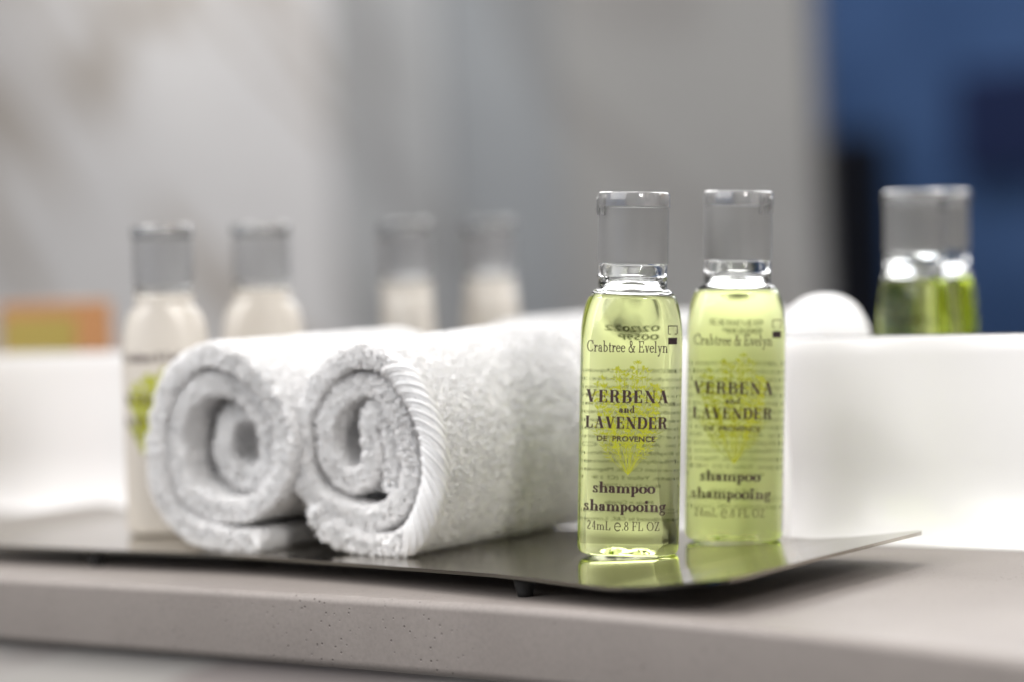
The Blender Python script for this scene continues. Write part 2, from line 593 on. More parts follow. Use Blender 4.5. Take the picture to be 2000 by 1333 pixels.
def serif_font(S, h, X=.64, asc=1.04):
    H = h * .55

    def rect(x0, y0, x1, y1):
        n = 4
        top = [(x0 + (x1 - x0) * i / n, y1) for i in range(n + 1)]
        bot = [(x0 + (x1 - x0) * i / n, y0) for i in range(n + 1)]
        return ('strip', top, bot)

    def line(p, q, w):
        pts = [(p[0] + (q[0] - p[0]) * i / 5, p[1] + (q[1] - p[1]) * i / 5) for i in range(6)]
        return horiz(pts, w)

    def horiz(pts, w):  # width measured horizontally (diagonals with flat ends)
        return ('strip', [(x - w / 2, y) for x, y in pts], [(x + w / 2, y) for x, y in pts])

    def cur(pts, s=S, hh=h, taper=None):
        L, Rr = [], []
        n = len(pts)
        for i in range(n):
            a, b = pts[max(0, i - 1)], pts[min(n - 1, i + 1)]
            tx, ty = b[0] - a[0], b[1] - a[1]
            l = math.hypot(tx, ty) or 1
            tx, ty = tx / l, ty / l
            w = hh + (s - hh) * abs(ty) ** 1.6
            if taper: w = hh + (w - hh) * min(1, taper[0] + (taper[1] - taper[0]) * i / (n - 1))
            L.append((pts[i][0] - ty * w / 2, pts[i][1] + tx * w / 2))
            Rr.append((pts[i][0] + ty * w / 2, pts[i][1] - tx * w / 2))
        return ('strip', L, Rr)

    def dot(cx, cy_, r):
        a = arc(cx, cy_, r, r, 90, 270, 8)
        b = arc(cx, cy_, r, r, 90, -90, 8)
        return ('strip', a, b)

    def stem(x, y0, y1): return rect(x - S / 2, y0, x + S / 2, y1)

    def ser(x, y, w=.17, top=False):
        w = max(w, S / 2 + .07)
        return rect(x - w, y - h if top else y, x + w, y if top else y + h)

    G = {}
    a = .17 + S * .15  # left stem position
    G['V'] = (.98, [line((.19, .985), (.50, 0), S * 1.05), line((.81, .985), (.52, .02), h * 1.25), rect(.0, 1 - h, .39, 1), rect(.65, 1 - h, .97, 1)])
    G['A'] = (.98, [line((.48, 1), (.17, .015), h * 1.25), line((.47, 1), (.78, .015), S * 1.05), rect(.27, .3, .68, .3 + h), rect(.02, 0, .33, h), rect(.58, 0, .97, h)])
    e_ = [stem(a, .01, .99), rect(.02, 1 - h, .74, 1), rect(.02, 0, .77, h), rect(a, .5 - h / 2, .52, .5 + h / 2),
          ('strip', [(.74, .985), (.74, .70)], [(.60, .985), (.74 - h, .70)]), ('strip', [(.78, .015), (.78, .32)], [(.60, .015), (.78 - h, .32)]), rect(.52, .37, .52 + h, .63)]
    G['E'] = (.84, e_)
    G['F'] = (.78, [e_[0], e_[1], e_[3], e_[4], e_[6], ser(a, 0)])
    G['L'] = (.78, [stem(a, .01, .99), ser(a, 1, top=True), rect(.02, 0, .74, h), ('strip', [(.75, .015), (.75, .34)], [(.58, .015), (.75 - h, .34)])])
    bowlR = cur(arc(.44, .75, .27, .25 - h / 2, 90, -90))
    G['R'] = (.96, [stem(a, .01, .99), rect(.02, 1 - h, .45, 1), bowlR, rect(a, .5 - h / 2, .45, .5 + h / 2), ser(a, 0),
                    cur([(.44, .5), (.58, .46), (.66, .34), (.68, .18), (.74, .05), (.84, .02), (.93, .07)])])
    G['P'] = (.8, [stem(a, .01, .99), rect(.02, 1 - h, .45, 1), cur(arc(.44, .73, .28, .27 - h / 2, 90, -90)), rect(a, .46 - h / 2, .45, .46 + h / 2), ser(a, 0)])
    G['B'] = (.90, [stem(a, .01, .99), rect(.02, 1 - h, .46, 1), cur(arc(.44, .76, .25, .24 - h / 2, 90, -90)), rect(a, .52 - h / 2, .46, .52 + h / 2),
                    cur(arc(.46, .27, .31, .27 - h / 2, 90, -90)), rect(.02, 0, .48, h)])
    G['D'] = (.98, [stem(a, .01, .99), rect(.02, 1 - h, .46, 1), rect(.02, 0, .46, h), cur(arc(.45, .5, .42, .5 - h / 2, 90, -90))])
    G['N'] = (1.02, [line((.2, .985), (.2, 0), h * 1.2), line((.84, .985), (.84, 0), h * 1.2), line((.18, .985), (.84, .0), S * 1.12), rect(.02, 1 - h, .24, 1), rect(.68, 1 - h, 1., 1), rect(.04, 0, .36, h)])
    G['C'] = (.92, [cur(arc(.5, .5, .42, .5 - h / 2, 40, 322, 30)), ('strip', [(.86, .99), (.86, .66)], [(.86 - h, .99), (.86 - h, .66)]), dot(.82, .74, h * 1.2)])
    G['O'] = (1.0, [cur(arc(.5, .5, .42, .5 - h / 2, 0, 360, 36))])
    G['Z'] = (.82, [rect(.08, 1 - h, .74, 1), line((.62, .985), (.18, .015), S * 1.05), rect(.04, 0, .76, h), ('strip', [(.76, .015), (.76, .28)], [(.62, .015), (.76 - h, .28)]), ('strip', [(.08, .985), (.08, .74)], [(.2, .985), (.08 + h, .74)])])
    b = .15 + S * .2

    def low_stem(x, y1=X, foot=True):
        o = [stem(x, .005, y1), rect(x - S / 2 - .09, y1 - h, x, y1)]
        if foot: o.append(ser(x, 0, .15))
        return o

    def arch(x0, x1, top=X):
        r_ = (x1 - x0) / 2
        return cur([(x0, top - .2), (x0 + r_ * .35, top - .07), (x0 + r_ * 1.0, top - h / 2), (x0 + r_ * 1.65, top - .07), (x1, top - .22)], S, h, (.0, 1.0))

    w_ = .34 + S * .42
    G['n'] = (w_ + b + .18, low_stem(b) + [arch(b + S * .3, b + w_), stem(b + w_, .005, X - .2), ser(b + w_, 0, .15)])
    G['m'] = (2 * w_ + b + .18, low_stem(b) + [arch(b + S * .3, b + w_), stem(b + w_, .005, X - .2), ser(b + w_, 0, .14), arch(b + w_ + S * .3, b + 2 * w_), stem(b + 2 * w_, .005, X - .2), ser(b + 2 * w_, 0, .15)])
    G['h'] = (w_ + b + .18, [stem(b, .005, asc), rect(b - S / 2 - .09, asc - h, b, asc), ser(b, 0, .15), arch(b + S * .3, b + w_), stem(b + w_, .005, X - .2), ser(b + w_, 0, .15)])
    G['r'] = (b + .36, low_stem(b) + [cur([(b + S * .3, X - .24), (b + .12, X - .1), (b + .22, X - h / 2), (b + .28, X - .04)], S * .8, h), dot(b + .27, X - .085, S * .42 + .02)])
    G['i'] = (b * 2 + .06, low_stem(b) + [dot(b, X + .24, S * .48 + .025)])
    G['l'] = (b * 2 + .06, [stem(b, .005, asc), rect(b - S / 2 - .09, asc - h, b, asc), ser(b, 0, .15)])
    G['o'] = (.70, [cur(arc(.35, X / 2, .27, X / 2 - h / 2, 0, 360, 30))])
    G['p'] = (.74, [stem(b, -.33, X), rect(b - S / 2 - .09, X - h, b, X), ser(b, -.33, .16), cur(arc(b + .12, X / 2, .3, X / 2 - h / 2, 130, -130, 26), S, h)])
    G['b'] = (.72, [stem(b, .03, asc), rect(b - S / 2 - .09, asc - h, b, asc), cur(arc(b + .12, X / 2, .3, X / 2 - h / 2, 130, -130, 26), S, h)])
    dx = .58
    G['d'] = (.76, [stem(dx, .005, asc), rect(dx - S / 2 - .09, asc - h, dx, asc), rect(dx, 0, dx + S / 2 + .07, h), cur(arc(dx - .14, X / 2, .3, X / 2 - h / 2, 50, 310, 26), S, h)])
    G['a'] = (.64, [stem(.44, .04, X - .16), cur([(.12, X - .15), (.18, X - .05), (.29, X - h / 2), (.39, X - .05), (.44, X - .18)], S, h), dot(.14, X - .15, S * .4 + .02),
                    cur(arc(.31, .19, .2, .19 - h / 2, 70, 300, 18), S, h), cur([(.44, .08), (.48, .015), (.55, .03), (.60, .07)], h, h)])
    G['e'] = (.62, [cur(arc(.32, X / 2, .25, X / 2 - h / 2, 8, 325, 28), S, h), rect(.1, X * .52, .56, X * .52 + h)])
    G['s'] = (.54, [cur([(.44, X - .16), (.36, X - .03), (.25, X - h / 2), (.14, X - .07), (.13, X - .19), (.26, X * .52), (.40, .26), (.43, .13), (.33, .03), (.22, h / 2), (.11, .08), (.07, .19)], S * .85, h * 1.2),
                    ('strip', [(.45, X), (.45, X - .2)], [(.45 - h, X), (.45 - h, X - .2)]), ('strip', [(.06, 0), (.06, .22)], [(.06 + h, 0), (.06 + h, .22)])])
    G['g'] = (.66, [cur(arc(.29, X * .64, .19, X * .36 - h / 2, 0, 360, 24), S * .85, h), cur([(.2, X * .28), (.13, .12), (.2, .03), (.36, .0), (.52, -.05), (.55, -.17), (.42, -.29), (.25, -.31), (.1, -.24), (.1, -.11), (.2, .0)], S * .6, h * 1.3),
                    cur([(.42, X * .86), (.5, X - .02), (.58, X)], h, h), dot(.58, X - .05, S * .3 + .02)])
    G['t'] = (.44, [stem(.2, .1, X + .2), rect(.04, X - h, .4, X), cur([(.2, .12), (.22, .03), (.3, .01), (.4, .08)], S, h)])
    G['v'] = (.62, [line((.14, X), (.32, 0), S), line((.5, X), (.33, .0), h * 1.2), rect(.0, X - h, .27, X), rect(.4, X - h, .62, X)])
    G['y'] = (.62, [line((.14, X), (.33, .03), S), cur([(.5, X), (.35, .08), (.24, -.2), (.16, -.3), (.08, -.28)], h * 1.3, h * 1.3), rect(.0, X - h, .27, X), rect(.4, X - h, .62, X), dot(.09, -.26, S * .35 + .02)])
    G['&'] = (.98, [cur([(.82, .52), (.74, .28), (.56, .05), (.34, .01), (.14, .1), (.09, .26), (.18, .44), (.38, .56), (.52, .72), (.5, .9), (.37, .98), (.25, .9), (.25, .74), (.38, .52), (.6, .22), (.76, .05), (.92, .02)], S * .9, h * 1.4), rect(.66, .52 - h / 2, .96, .52 + h / 2)])
    G['2'] = (.6, [cur([(.1, .76), (.16, .93), (.3, .99), (.45, .9), (.46, .72), (.32, .46), (.1, .14)], S, h * 1.3), cur([(.08, .06), (.2, .1), (.36, .03), (.48, .06), (.52, .2)], S * .5, S * .7)])
    G['4'] = (.64, [stem(.42, .0, .99), line((.4, .98), (.08, .3), h * 1.3), rect(.06, .26, .58, .26 + h), ser(.42, 0, .14)])
    G['8'] = (.64, [cur(arc(.32, .75, .19, .24 - h / 2, 0, 360, 24), S * .9, h), cur(arc(.32, .26, .25, .26 - h / 2, 0, 360, 24), S, h)])
    G['.'] = (.26, [dot(.13, .07, .075)])
    G['*'] = (.2, [dot(.1, .98, .05)])
    G[' '] = (.34, [])
    # the estimated-quantity sign: a wide open lower-case e
    G['@'] = (1.05, [cur(arc(.52, .4, .42, .44, 0, 318, 34), h * 2.2, h * 2.2), rect(.12, .38, .94, .38 + h * 1.3)])
    return G


def set_line(G, text, z, height, x0, x1, track=.06):
    """strokes of one line in mm, fitted between x0 and x1"""
    adv, total = [], 0
    for ch in text:
        adv.append(total)
        total += G[ch][0] + track
    total -= track
    sx = (x1 - x0) / total
    out = []
    for ch, a in zip(text, adv):
        for kk_, (_, L, Rr) in enumerate(G[ch][1]):
            out.append(([(x0 + (a + x) * sx, z + y * height) for x, y in L], [(x0 + (a + x) * sx, z + y * height) for x, y in Rr], kk_))
    return out


def text_polys(txt, z, height, x0, x1, bold=0.0):
    """built-in sans face, as flat polygons in mm"""
    cu = bpy.data.curves.new('tmp', 'FONT')
    cu.body = txt
    cu.size = 1
    cu.offset = bold
    cu.resolution_u = 3
    ob = bpy.data.objects.new('tmp', cu)
    COL.objects.link(ob)
    dg = bpy.context.evaluated_depsgraph_get()
    ev = ob.evaluated_get(dg)
    me = ev.to_mesh()
    vs = np.array([v.co[:2] for v in me.vertices]) if len(me.vertices) else np.zeros((0, 2))
    fs = [tuple(p.vertices) for p in me.polygons]
    ev.to_mesh_clear()
    bpy.data.objects.remove(ob)
    bpy.data.curves.remove(cu)
    lo, hi = vs[:, 0].min(), vs[:, 0].max()
    out = np.empty_like(vs)
    out[:, 0] = x0 + (vs[:, 0] - lo) * (x1 - x0) / (hi - lo)
    out[:, 1] = z + vs[:, 1] * height / .72
    return out, fs


# ------------------------------------------------------------------ bottle
def sect(z):
    """outer half width, half depth and exponent at height z (mm)"""
    zz = [0, .35, .9, 1.8, 3.2]
    if z < 3.2:
        return (np.interp(z, zz, [11.3, 12.2, 12.65, 12.9, 12.95]), np.interp(z, zz, [7.4, 8.3, 8.7, 8.92, 9.0]), 2.75)
    if z <= 53: return (12.95, 9.0, 2.75)
    if z < 67.5:
        t = (z - 53) / 14.5
        a_ = 8.75 + 4.2 * math.sqrt(max(0, 1 - t ** 2.3))
        b_ = 9.0 - .25 * t
        return (a_, b_, 2.75 - .75 * t ** .8)
    return (8.75, 8.75, 2.0)


NA = 160
ANG = np.linspace(0, 2 * math.pi, NA, endpoint=False)


def ring(z, inset=0.0, tilt=None):
    a_, b_, n_ = sect(z)
    c, s = np.cos(ANG), np.sin(ANG)
    x = (a_ - inset) * np.sign(c) * np.abs(c) ** (2 / n_)
    y = (b_ - inset) * np.sign(s) * np.abs(s) ** (2 / n_)
    return np.stack([x, y, np.full(NA, z)], 1)


def loft(rings, cap0=None, cap1=None):
    V = np.vstack(rings)
    F = []
    for i in range(len(rings) - 1):
        for j in range(NA):
            a_, b_ = i * NA + j, i * NA + (j + 1) % NA
            F.append((a_, b_, b_ + NA, a_ + NA))
    V = V.tolist()
    if cap0 is not None:
        V.append(cap0)
        c = len(V) - 1
        for j in range(NA): F.append(((j + 1) % NA, j, c))
    if cap1 is not None:
        V.append(cap1)
        c = len(V) - 1
        o = (len(rings) - 1) * NA
        for j in range(NA): F.append((o + j, o + (j + 1) % NA, c))
    return V, F


def circ(r_, z, n=NA):
    return np.stack([r_ * np.cos(ANG), r_ * np.sin(ANG), np.full(NA, z)], 1)


def base_rings():
    """moulded push-up under the bottle, from centre outwards"""
    out = []
    for f, z, w in ((.10, 1.7, 0), (.25, 1.65, .12), (.42, 1.5, .26), (.58, 1.15, .3), (.72, .7, .24), (.86, .25, .12), (.95, .02, 0)):
        q = ring(0)
        q[:, :2] *= f
        q[:, 2] = z + w * (.55 * np.sin(ANG * 7 + f * 9) + .45 * np.sin(ANG * 13 + 2 + f * 17))
        q[:, 2] = np.maximum(q[:, 2], .02)
        out.append(q)
    return out


def zlevel_ring(level, tilt, extra=0.0):
    """outer ring where a tilted liquid surface meets the wall"""
    z0 = level
    out = np.zeros((NA, 3))
    for j in range(NA):
        z = level
        for _ in range(4):
            a_, b_, n_ = sect(z)
            x = a_ * np.sign(math.cos(ANG[j])) * abs(math.cos(ANG[j])) ** (2 / n_)
            z = level + tilt * x
        y = b_ * np.sign(math.sin(ANG[j])) * abs(math.sin(ANG[j])) ** (2 / n_)
        out[j] = (x, y, z + extra)
    return out


def surf_y(x, z, back=False):
    a_, b_, n_ = sect(z)
    y = b_ * (max(0, 1 - min(.999, abs(x) / a_) ** n_)) ** (1 / n_)
    return y if back else -y


def strips_mesh(name, strips, mat, parent, back=False, off=.03):
    V, F = [], []
    sg = 1 if back else -1
    for (L, Rr, kk_) in strips:
        o = len(V)
        for (p, q) in zip(L, Rr):
            for (x, z) in (p, q):
                V.append((x, surf_y(x, z, back) + sg * (off + .002 * kk_), z))
        for i in range(len(L) - 1): F.append((o + 2 * i, o + 2 * i + 1, o + 2 * i + 3, o + 2 * i + 2))
    return mesh_obj(name, V, F, mat, parent, smooth=False)


def polys_mesh(name, items, mat, parent, back=False, off=.03):
    V, F = [], []
    sg = 1 if back else -1
    for (vs, fs) in items:
        o = len(V)
        for (x, z) in vs: V.append((x, surf_y(x, z, back) + sg * off, z))
        F += [tuple(o + i for i in f) for f in fs]
    return mesh_obj(name, V, F, mat, parent, smooth=False)


def plant_strips(seed=3, bold=1.0):
    rnd = random.Random(seed)
    out = []
    base = (-.4, 20.8)

    def strand(pts, w0, w1, kk_):
        L, Rr = [], []
        n = len(pts)
        for i in range(n):
            a_, b_ = pts[max(0, i - 1)], pts[min(n - 1, i + 1)]
            tx, tz = b_[0] - a_[0], b_[1] - a_[1]
            l = math.hypot(tx, tz) or 1
            w = bold * (w0 + (w1 - w0) * i / (n - 1))
            L.append((pts[i][0] - tz / l * w / 2, pts[i][1] + tx / l * w / 2))
            Rr.append((pts[i][0] + tz / l * w / 2, pts[i][1] - tx / l * w / 2))
        out.append((L, Rr, kk_ % 9))

    def leaf(x, z, ang, ln, w, kk_):
        pts = [(x + math.cos(ang) * ln * t, z + math.sin(ang) * ln * t) for t in (0, .3, .65, 1)]
        px, pz = -math.sin(ang), math.cos(ang)
        ws = (0.02, w * bold, w * .8 * bold, .02)
        L = [(p[0] + px * q / 2, p[1] + pz * q / 2) for p, q in zip(pts, ws)]
        Rr = [(p[0] - px * q / 2, p[1] - pz * q / 2) for p, q in zip(pts, ws)]
        out.append((L, Rr, kk_ % 9))

    ns = 23
    for i in range(ns):
        f = (i / (ns - 1) - .5) * 2 + rnd.uniform(-.04, .04)
        hgt = (28.5 - 6 * f * f) * rnd.uniform(.78, 1.0)
        if i % 5 == 1: hgt = rnd.uniform(11, 15)
        tip = (base[0] + f * rnd.uniform(8.0, 9.6), base[1] + hgt)
        mid = (base[0] + f * 6.2, base[1] + hgt * .36)
        pts = []
        for j in range(15):
            t = j / 14
            x = (1 - t) ** 2 * base[0] + 2 * t * (1 - t) * mid[0] + t * t * tip[0] + .12 * math.sin(t * 9 + i)
            z = (1 - t) ** 2 * base[1] + 2 * t * (1 - t) * mid[1] + t * t * tip[1]
            pts.append((x, z))
        strand(pts, .12, .12, i)
        for j in range(5, 15):
            x, z = pts[j]
            dxx, dzz = pts[j][0] - pts[j - 1][0], pts[j][1] - pts[j - 1][1]
            an = math.atan2(dzz, dxx)
            t = j / 14
            for s in (-1, 1):
                if t < .55 or i % 4 == 1:
                    leaf(x, z, an + s * rnd.uniform(.45, .9), rnd.uniform(1.1, 2.1), rnd.uniform(.15, .28), i + j)
                else:
                    for q in range(4):
                        leaf(x + rnd.uniform(-.6, .6), z + rnd.uniform(-.35, .35), an + s * rnd.uniform(.2, 1.5), rnd.uniform(.6, 1.1), rnd.uniform(.22, .38), i + j + q)
        leaf(tip[0], tip[1], math.pi / 2, .8, .4, i)
    if bold > 1:  # the opaque bottle carries a denser print
        for i in range(110):
            f = rnd.uniform(-1, 1)
            leaf(base[0] + f * 7.5, base[1] + rnd.uniform(8 + 9 * abs(f), 27 - 5 * f * f), rnd.uniform(.4, 2.7), rnd.uniform(1, 2), .3, i)
    return out


BOLD = serif_font(.27, .065)
BOOK = serif_font(.15, .075, .60, 1.0)
MED = serif_font(.15, .06, .62)


def cap_parts(root, hinge_ang, M_cap, M_lid):
    V = []
    # side wall: hollow shell
    prof_o = [(8.35, 74.0), (8.95, 73.9), (9.0, 74.3), (8.96, 80), (8.93, 87.9)]
    prof_i = [(8.0, 87.2), (8.02, 80), (8.05, 74.3)]
    rings = [circ(r_, z) for r_, z in prof_o + [(8.2, 88.1)] + prof_i]
    Vv, F = loft(rings + [rings[0]])
    n = len(rings)
    Vv = np.array(Vv)[:n * NA].tolist()
    F = [tuple((v if v < n * NA else v - n * NA) for v in f) for f in F]
    cap = mesh_obj('cap', Vv, F, M_cap, root)
    fix_normals(cap)
    sharp_by_angle(cap, 30)
    # lid disc with a slightly wider rounded rim
    pr = [(8.9, 88.25), (9.16, 88.35), (9.2, 88.8), (9.2, 91.2), (9.0, 91.75), (8.5, 92.0), (7.9, 91.85), (7.4, 91.5), (3.5, 91.45)]
    rings = [circ(r_, z) for r_, z in pr]
    Vv, F = loft(rings, (0, 0, 88.25), (0, 0, 91.45))
    lid = mesh_obj('lid', Vv, F, M_lid, cap)
    fix_normals(lid)
    sharp_by_angle(lid, 40)
    # little hinge tabs that run down from the lid over the side
    Vv, F = [], []
    for da in (-.2, .2):
        a0 = hinge_ang + da
        o = len(Vv)
        cx_, sy_ = math.cos(a0), math.sin(a0)
        for (r0, z) in ((9.1, 90.6), (9.75, 90.2), (9.75, 87.0), (9.45, 86.1), (9.02, 86.0), (9.05, 88.4)):
            for w in (-.55, .55):
                Vv.append((cx_ * r0 - sy_ * w, sy_ * r0 + cx_ * w, z))
        for i in range(6):
            j = (i + 1) % 6
            F.append((o + 2 * i, o + 2 * i + 1, o + 2 * j + 1, o + 2 * j))
        F.append(tuple(o + 2 * i for i in range(6)))
        F.append(tuple(o + 2 * i + 1 for i in range(6))[::-1])
    hg = mesh_obj('hinge', Vv, F, M_lid, cap, smooth=False)
    fix_normals(hg)
    return cap


def neck_profile():
    """outer and inner rings of the clear shoulder and threaded neck, above the liquid"""
    o = [(8.75, 67.6), (8.75, 70.1), (8.98, 70.4), (8.98, 70.9), (8.75, 71.2), (8.75, 73.3), (8.3, 73.7), (7.3, 74.4)]
    for z in (75.6, 77.4, 79.2, 81.0, 82.8):
        o += [(7.45, z - .5), (7.88, z - .1), (7.88, z + .15), (7.45, z + .55)]
    o += [(7.4, 85.4), (7.1, 85.8)]
    i = [(6.4, 85.8), (6.2, 85.0), (6.2, 75.5), (6.6, 74.0), (7.75, 72.5), (7.8, 67.6)]
    return o, i


def front_label(root, kind):
    c = -.9
    st = []
    st += set_line(BOOK if kind == 'shampoo' else BOLD, 'Crabtree & Evelyn*', 51.6, 2.9, c - 10.3, c + 10.5, .03)
    if kind == 'shampoo':
        st += set_line(BOLD, 'VERBENA', 38.9, 3.2, c - 10.3, c + 10.4, .16)
        st += set_line(BOLD, 'and', 36.4, 1.75, c - 1.9, c + 1.9, .14)
        st += set_line(BOLD, 'LAVENDER', 32.4, 3.0, c - 10.4, c + 10.3, .12)
        st += set_line(BOLD, 'shampoo', 16.1, 2.75, c - 8.3, c + 7.4, .09)
        st += set_line(BOLD, 'shampooing', 11.5, 2.75, c - 10.5, c + 10.2, .09)
        st += set_line(MED, '24mL @.8 FL OZ', 6.7, 2.25, c - 9.6, c + 8.8, .07)
    else:
        st += set_line(BOLD, 'VERBENA', 38.9, 3.2, c - 10.3, c + 10.4, .16)
        st += set_line(BOLD, 'and', 36.4, 1.75, c - 1.9, c + 1.9, .14)
        st += set_line(BOLD, 'LAVENDER', 32.4, 3.0, c - 10.4, c + 10.3, .12)
    lab = strips_mesh('front_lettering', st, M_ink, root, off=.085)
    sans = text_polys('DE  PROVENCE', 29.2, 1.35, c - 7.4, c + 7.3, .022)
    polys_mesh('small_lettering', [sans], M_ink, root, off=.085)

    def rc(x0, z0, x1, z1): return (np.array([(x0, z0), (x1, z0), (x1, z1), (x0, z1)]), [(0, 1, 2, 3)])
    if kind == 'shampoo':  # opened-jar sign
        j = [rc(9.2, 53.7, 11.5, 55.4), rc(9.1, 58.2, 11.6, 58.45), rc(9.1, 56.4, 9.32, 58.2), rc(11.38, 56.4, 11.6, 58.2), rc(9.3, 56.2, 9.9, 56.4), rc(10.8, 56.2, 11.4, 56.4)]
        polys_mesh('jar_symbol', j, M_ink, root, off=.085)
    strips_mesh('plant_drawing', plant_strips(3, 1 if kind == 'shampoo' else 3.0), M_plant, root, off=.055)


BACK_TEXT = ['INGREDIENTS: Water (Aqua/Eau),', 'Sodium Laureth Sulfate,', 'Cocamidopropyl Betaine, Sodium', 'Chloride, Fragrance (Parfum),', 'Verbena Officinalis Extract,', 'Lavandula Angustifolia (Lavender)',
             'Flower Extract, Glycerin,', 'Hydrolyzed Wheat Protein,', 'Flower/Leaf/Stem Extract, Linalool,', 'Citric Acid, Limonene, Citral,', 'Methylchloroisothiazolinone,', 'Methylisothiazolinone,', 'Magnesium Chloride, Magnesium',
             'Nitrate, Yellow 5 (CI 19140),', 'Red 33 (CI 17200)', '', 'Made in Canada', 'Crabtree & Evelyn Ltd.', 'Distributed by C&E, London']


def back_label(root):
    items = []
    z = 46.0
    for ln in BACK_TEXT:
        if ln:
            half = min(11.2, len(ln) * .37)
            vs, fs = text_polys(ln, z, 1.0, -half, half)
            vs[:, 0] *= -1
            items.append((vs, fs))
        z -= 2.12
    for ln, zz, x0, x1 in (('02/2022', 56.4, -5.6, 5.4), ('0059P', 54.2, -5.6, 3.0)):
        vs, fs = text_polys(ln, zz, 1.45, x0, x1, .01)
        vs[:, 0] = -vs[:, 0]
        items.append((vs, fs))
    polys_mesh('back_lettering', items, M_inkback, root, True, off=.07)


def make_bottle(kind, loc, rz, lean, label, level, tilt, group, hinge=3.5):
    root = empty('shampoo_bottle' if kind == 'shampoo' else 'lotion_bottle', loc)
    # lean in the picture plane of the label, then turn to face
    root.rotation_euler = (Matrix.Rotation(rz, 4, 'Z') @ Matrix.Rotation(lean, 4, 'Y')).to_euler()
    tag(root, label, 'bottle', group)
    zs = [.02, .2, .4, .7, 1.1, 1.7, 2.4, 3.2, 10, 20, 30, 40, 48, 53, 54.5, 56, 57.5, 59, 60, 61, 62, 63, 63.6, 64.2, 65, 65.8, 66.5, 67, 67.4, 67.6, 69, 70.5]
    lv = zlevel_ring(level, tilt)
    zmax = lv[:, 2].min() - .5
    rings = base_rings() + [ring(z) for z in zs if z < zmax]
    rings.append(lv)
    # meniscus: rises at the wall, hollow in the middle
    for f, dz in ((.97, -.2), (.92, -.35), (.80, -.45), (.5, -.5)):
        q = lv.copy()
        q[:, :2] *= f
        q[:, 2] = level + tilt * q[:, 0] + dz
        rings.append(q)
    Vv, F = loft(rings, (0, 0, 1.72), (0, 0, level - .5))
    liq = mesh_obj('liquid', Vv, F, M_liquid if kind == 'shampoo' else M_lotion, root)
    fix_normals(liq)
    # clear shoulder and neck
    lo = zlevel_ring(level, tilt, .03)
    outer = [lo]
    for z in (61, 62, 63, 64, 65, 66, 66.7, 67.2):
        if z > lv[:, 2].max() + .3: outer.append(ring(z))
    po, pi_ = neck_profile()
    outer += [circ(r_, z) for r_, z in po if z > level + .3]
    inner = [circ(r_, z) for r_, z in pi_ if z > level + .3]
    for z in (67.2, 66.5, 65.5, 64.5, 63.5, 62.5, 61.5):
        if z > lv[:, 2].max() + .3: inner.append(ring(z, .85))
    li = lo.copy()
    li[:, 0] -= .85 * np.cos(ANG)
    li[:, 1] -= .85 * np.sin(ANG)
    inner.append(li)
    rings = outer + inner
    n = len(rings)
    Vv, F = loft(rings + [rings[0]])
    Vv = np.array(Vv)[:n * NA].tolist()
    F = [tuple((v if v < n * NA else v - n * NA) for v in f) for f in F]
    body = mesh_obj('bottle_neck', Vv, F, M_clear, root)
    fix_normals(body)
    cap_parts(root, hinge, *((M_cap, M_lid) if kind == 'shampoo' else (M_capl, M_lid)))
    if kind == 'shampoo':
        bm = bmesh.new()
        rb = random.Random(len(label))
        for (ax, cnt_) in ((math.pi, 4), (0.0, 5)):
            for q in range(cnt_):
                aa = ax + rb.uniform(-.5, .5) - (.25 if ax == 0 else -.25)
                a_, b_, n_ = sect(level)
                r_ = rb.uniform(.22, .5)
                bmesh.ops.create_icosphere(bm, subdivisions=3, radius=r_ * MM, matrix=Matrix.Translation(((a_ - 1.15 - r_) * math.cos(aa) * MM, (b_ - 1.15 - r_) * math.sin(aa) * MM, (level + tilt * a_ * math.cos(aa) + .15 - r_ * .3) * MM)))
        me = bpy.data.meshes.new('foam')
        bm.to_mesh(me)
        bm.free()
        me.polygons.foreach_set('use_smooth', [True] * len(me.polygons))
        me.materials.append(M_clear)
        fo = bpy.data.objects.new('foam', me)
        COL.objects.link(fo)
        fo.parent = root
    front_label(root, kind)
    if kind == 'shampoo': back_label(root)
    return root


TZ = 4.0 * MM + .00003
G_ = 'small toiletry bottles standing on the tray'
make_bottle('shampoo', (-.0042, .0019, tray_z(-4.2) * MM + .0003), R(33.9), R(3.4), 'green shampoo bottle nearest the camera, sharp lettering, right of the towels', 66.0, -.015, G_, 3.55)
make_bottle('shampoo', (.0054, .0377, tray_z(5.4) * MM + .0003), R(33.0), R(3.2), 'green shampoo bottle standing behind the sharp one, closer to the mirror', 66.2, .015, G_, 5.6)
make_bottle('lotion', (-.1737, .0092, TZ), R(31.0), R(.9), 'cream lotion bottle left of the towels, its label partly visible', 71.6, 0, G_, 1.0)
make_bottle('lotion', (-.1751, .0540, TZ), R(44.0), R(.9), 'cream lotion bottle behind the rolled towel, only its top half showing', 71.6, 0, G_, 1.0)

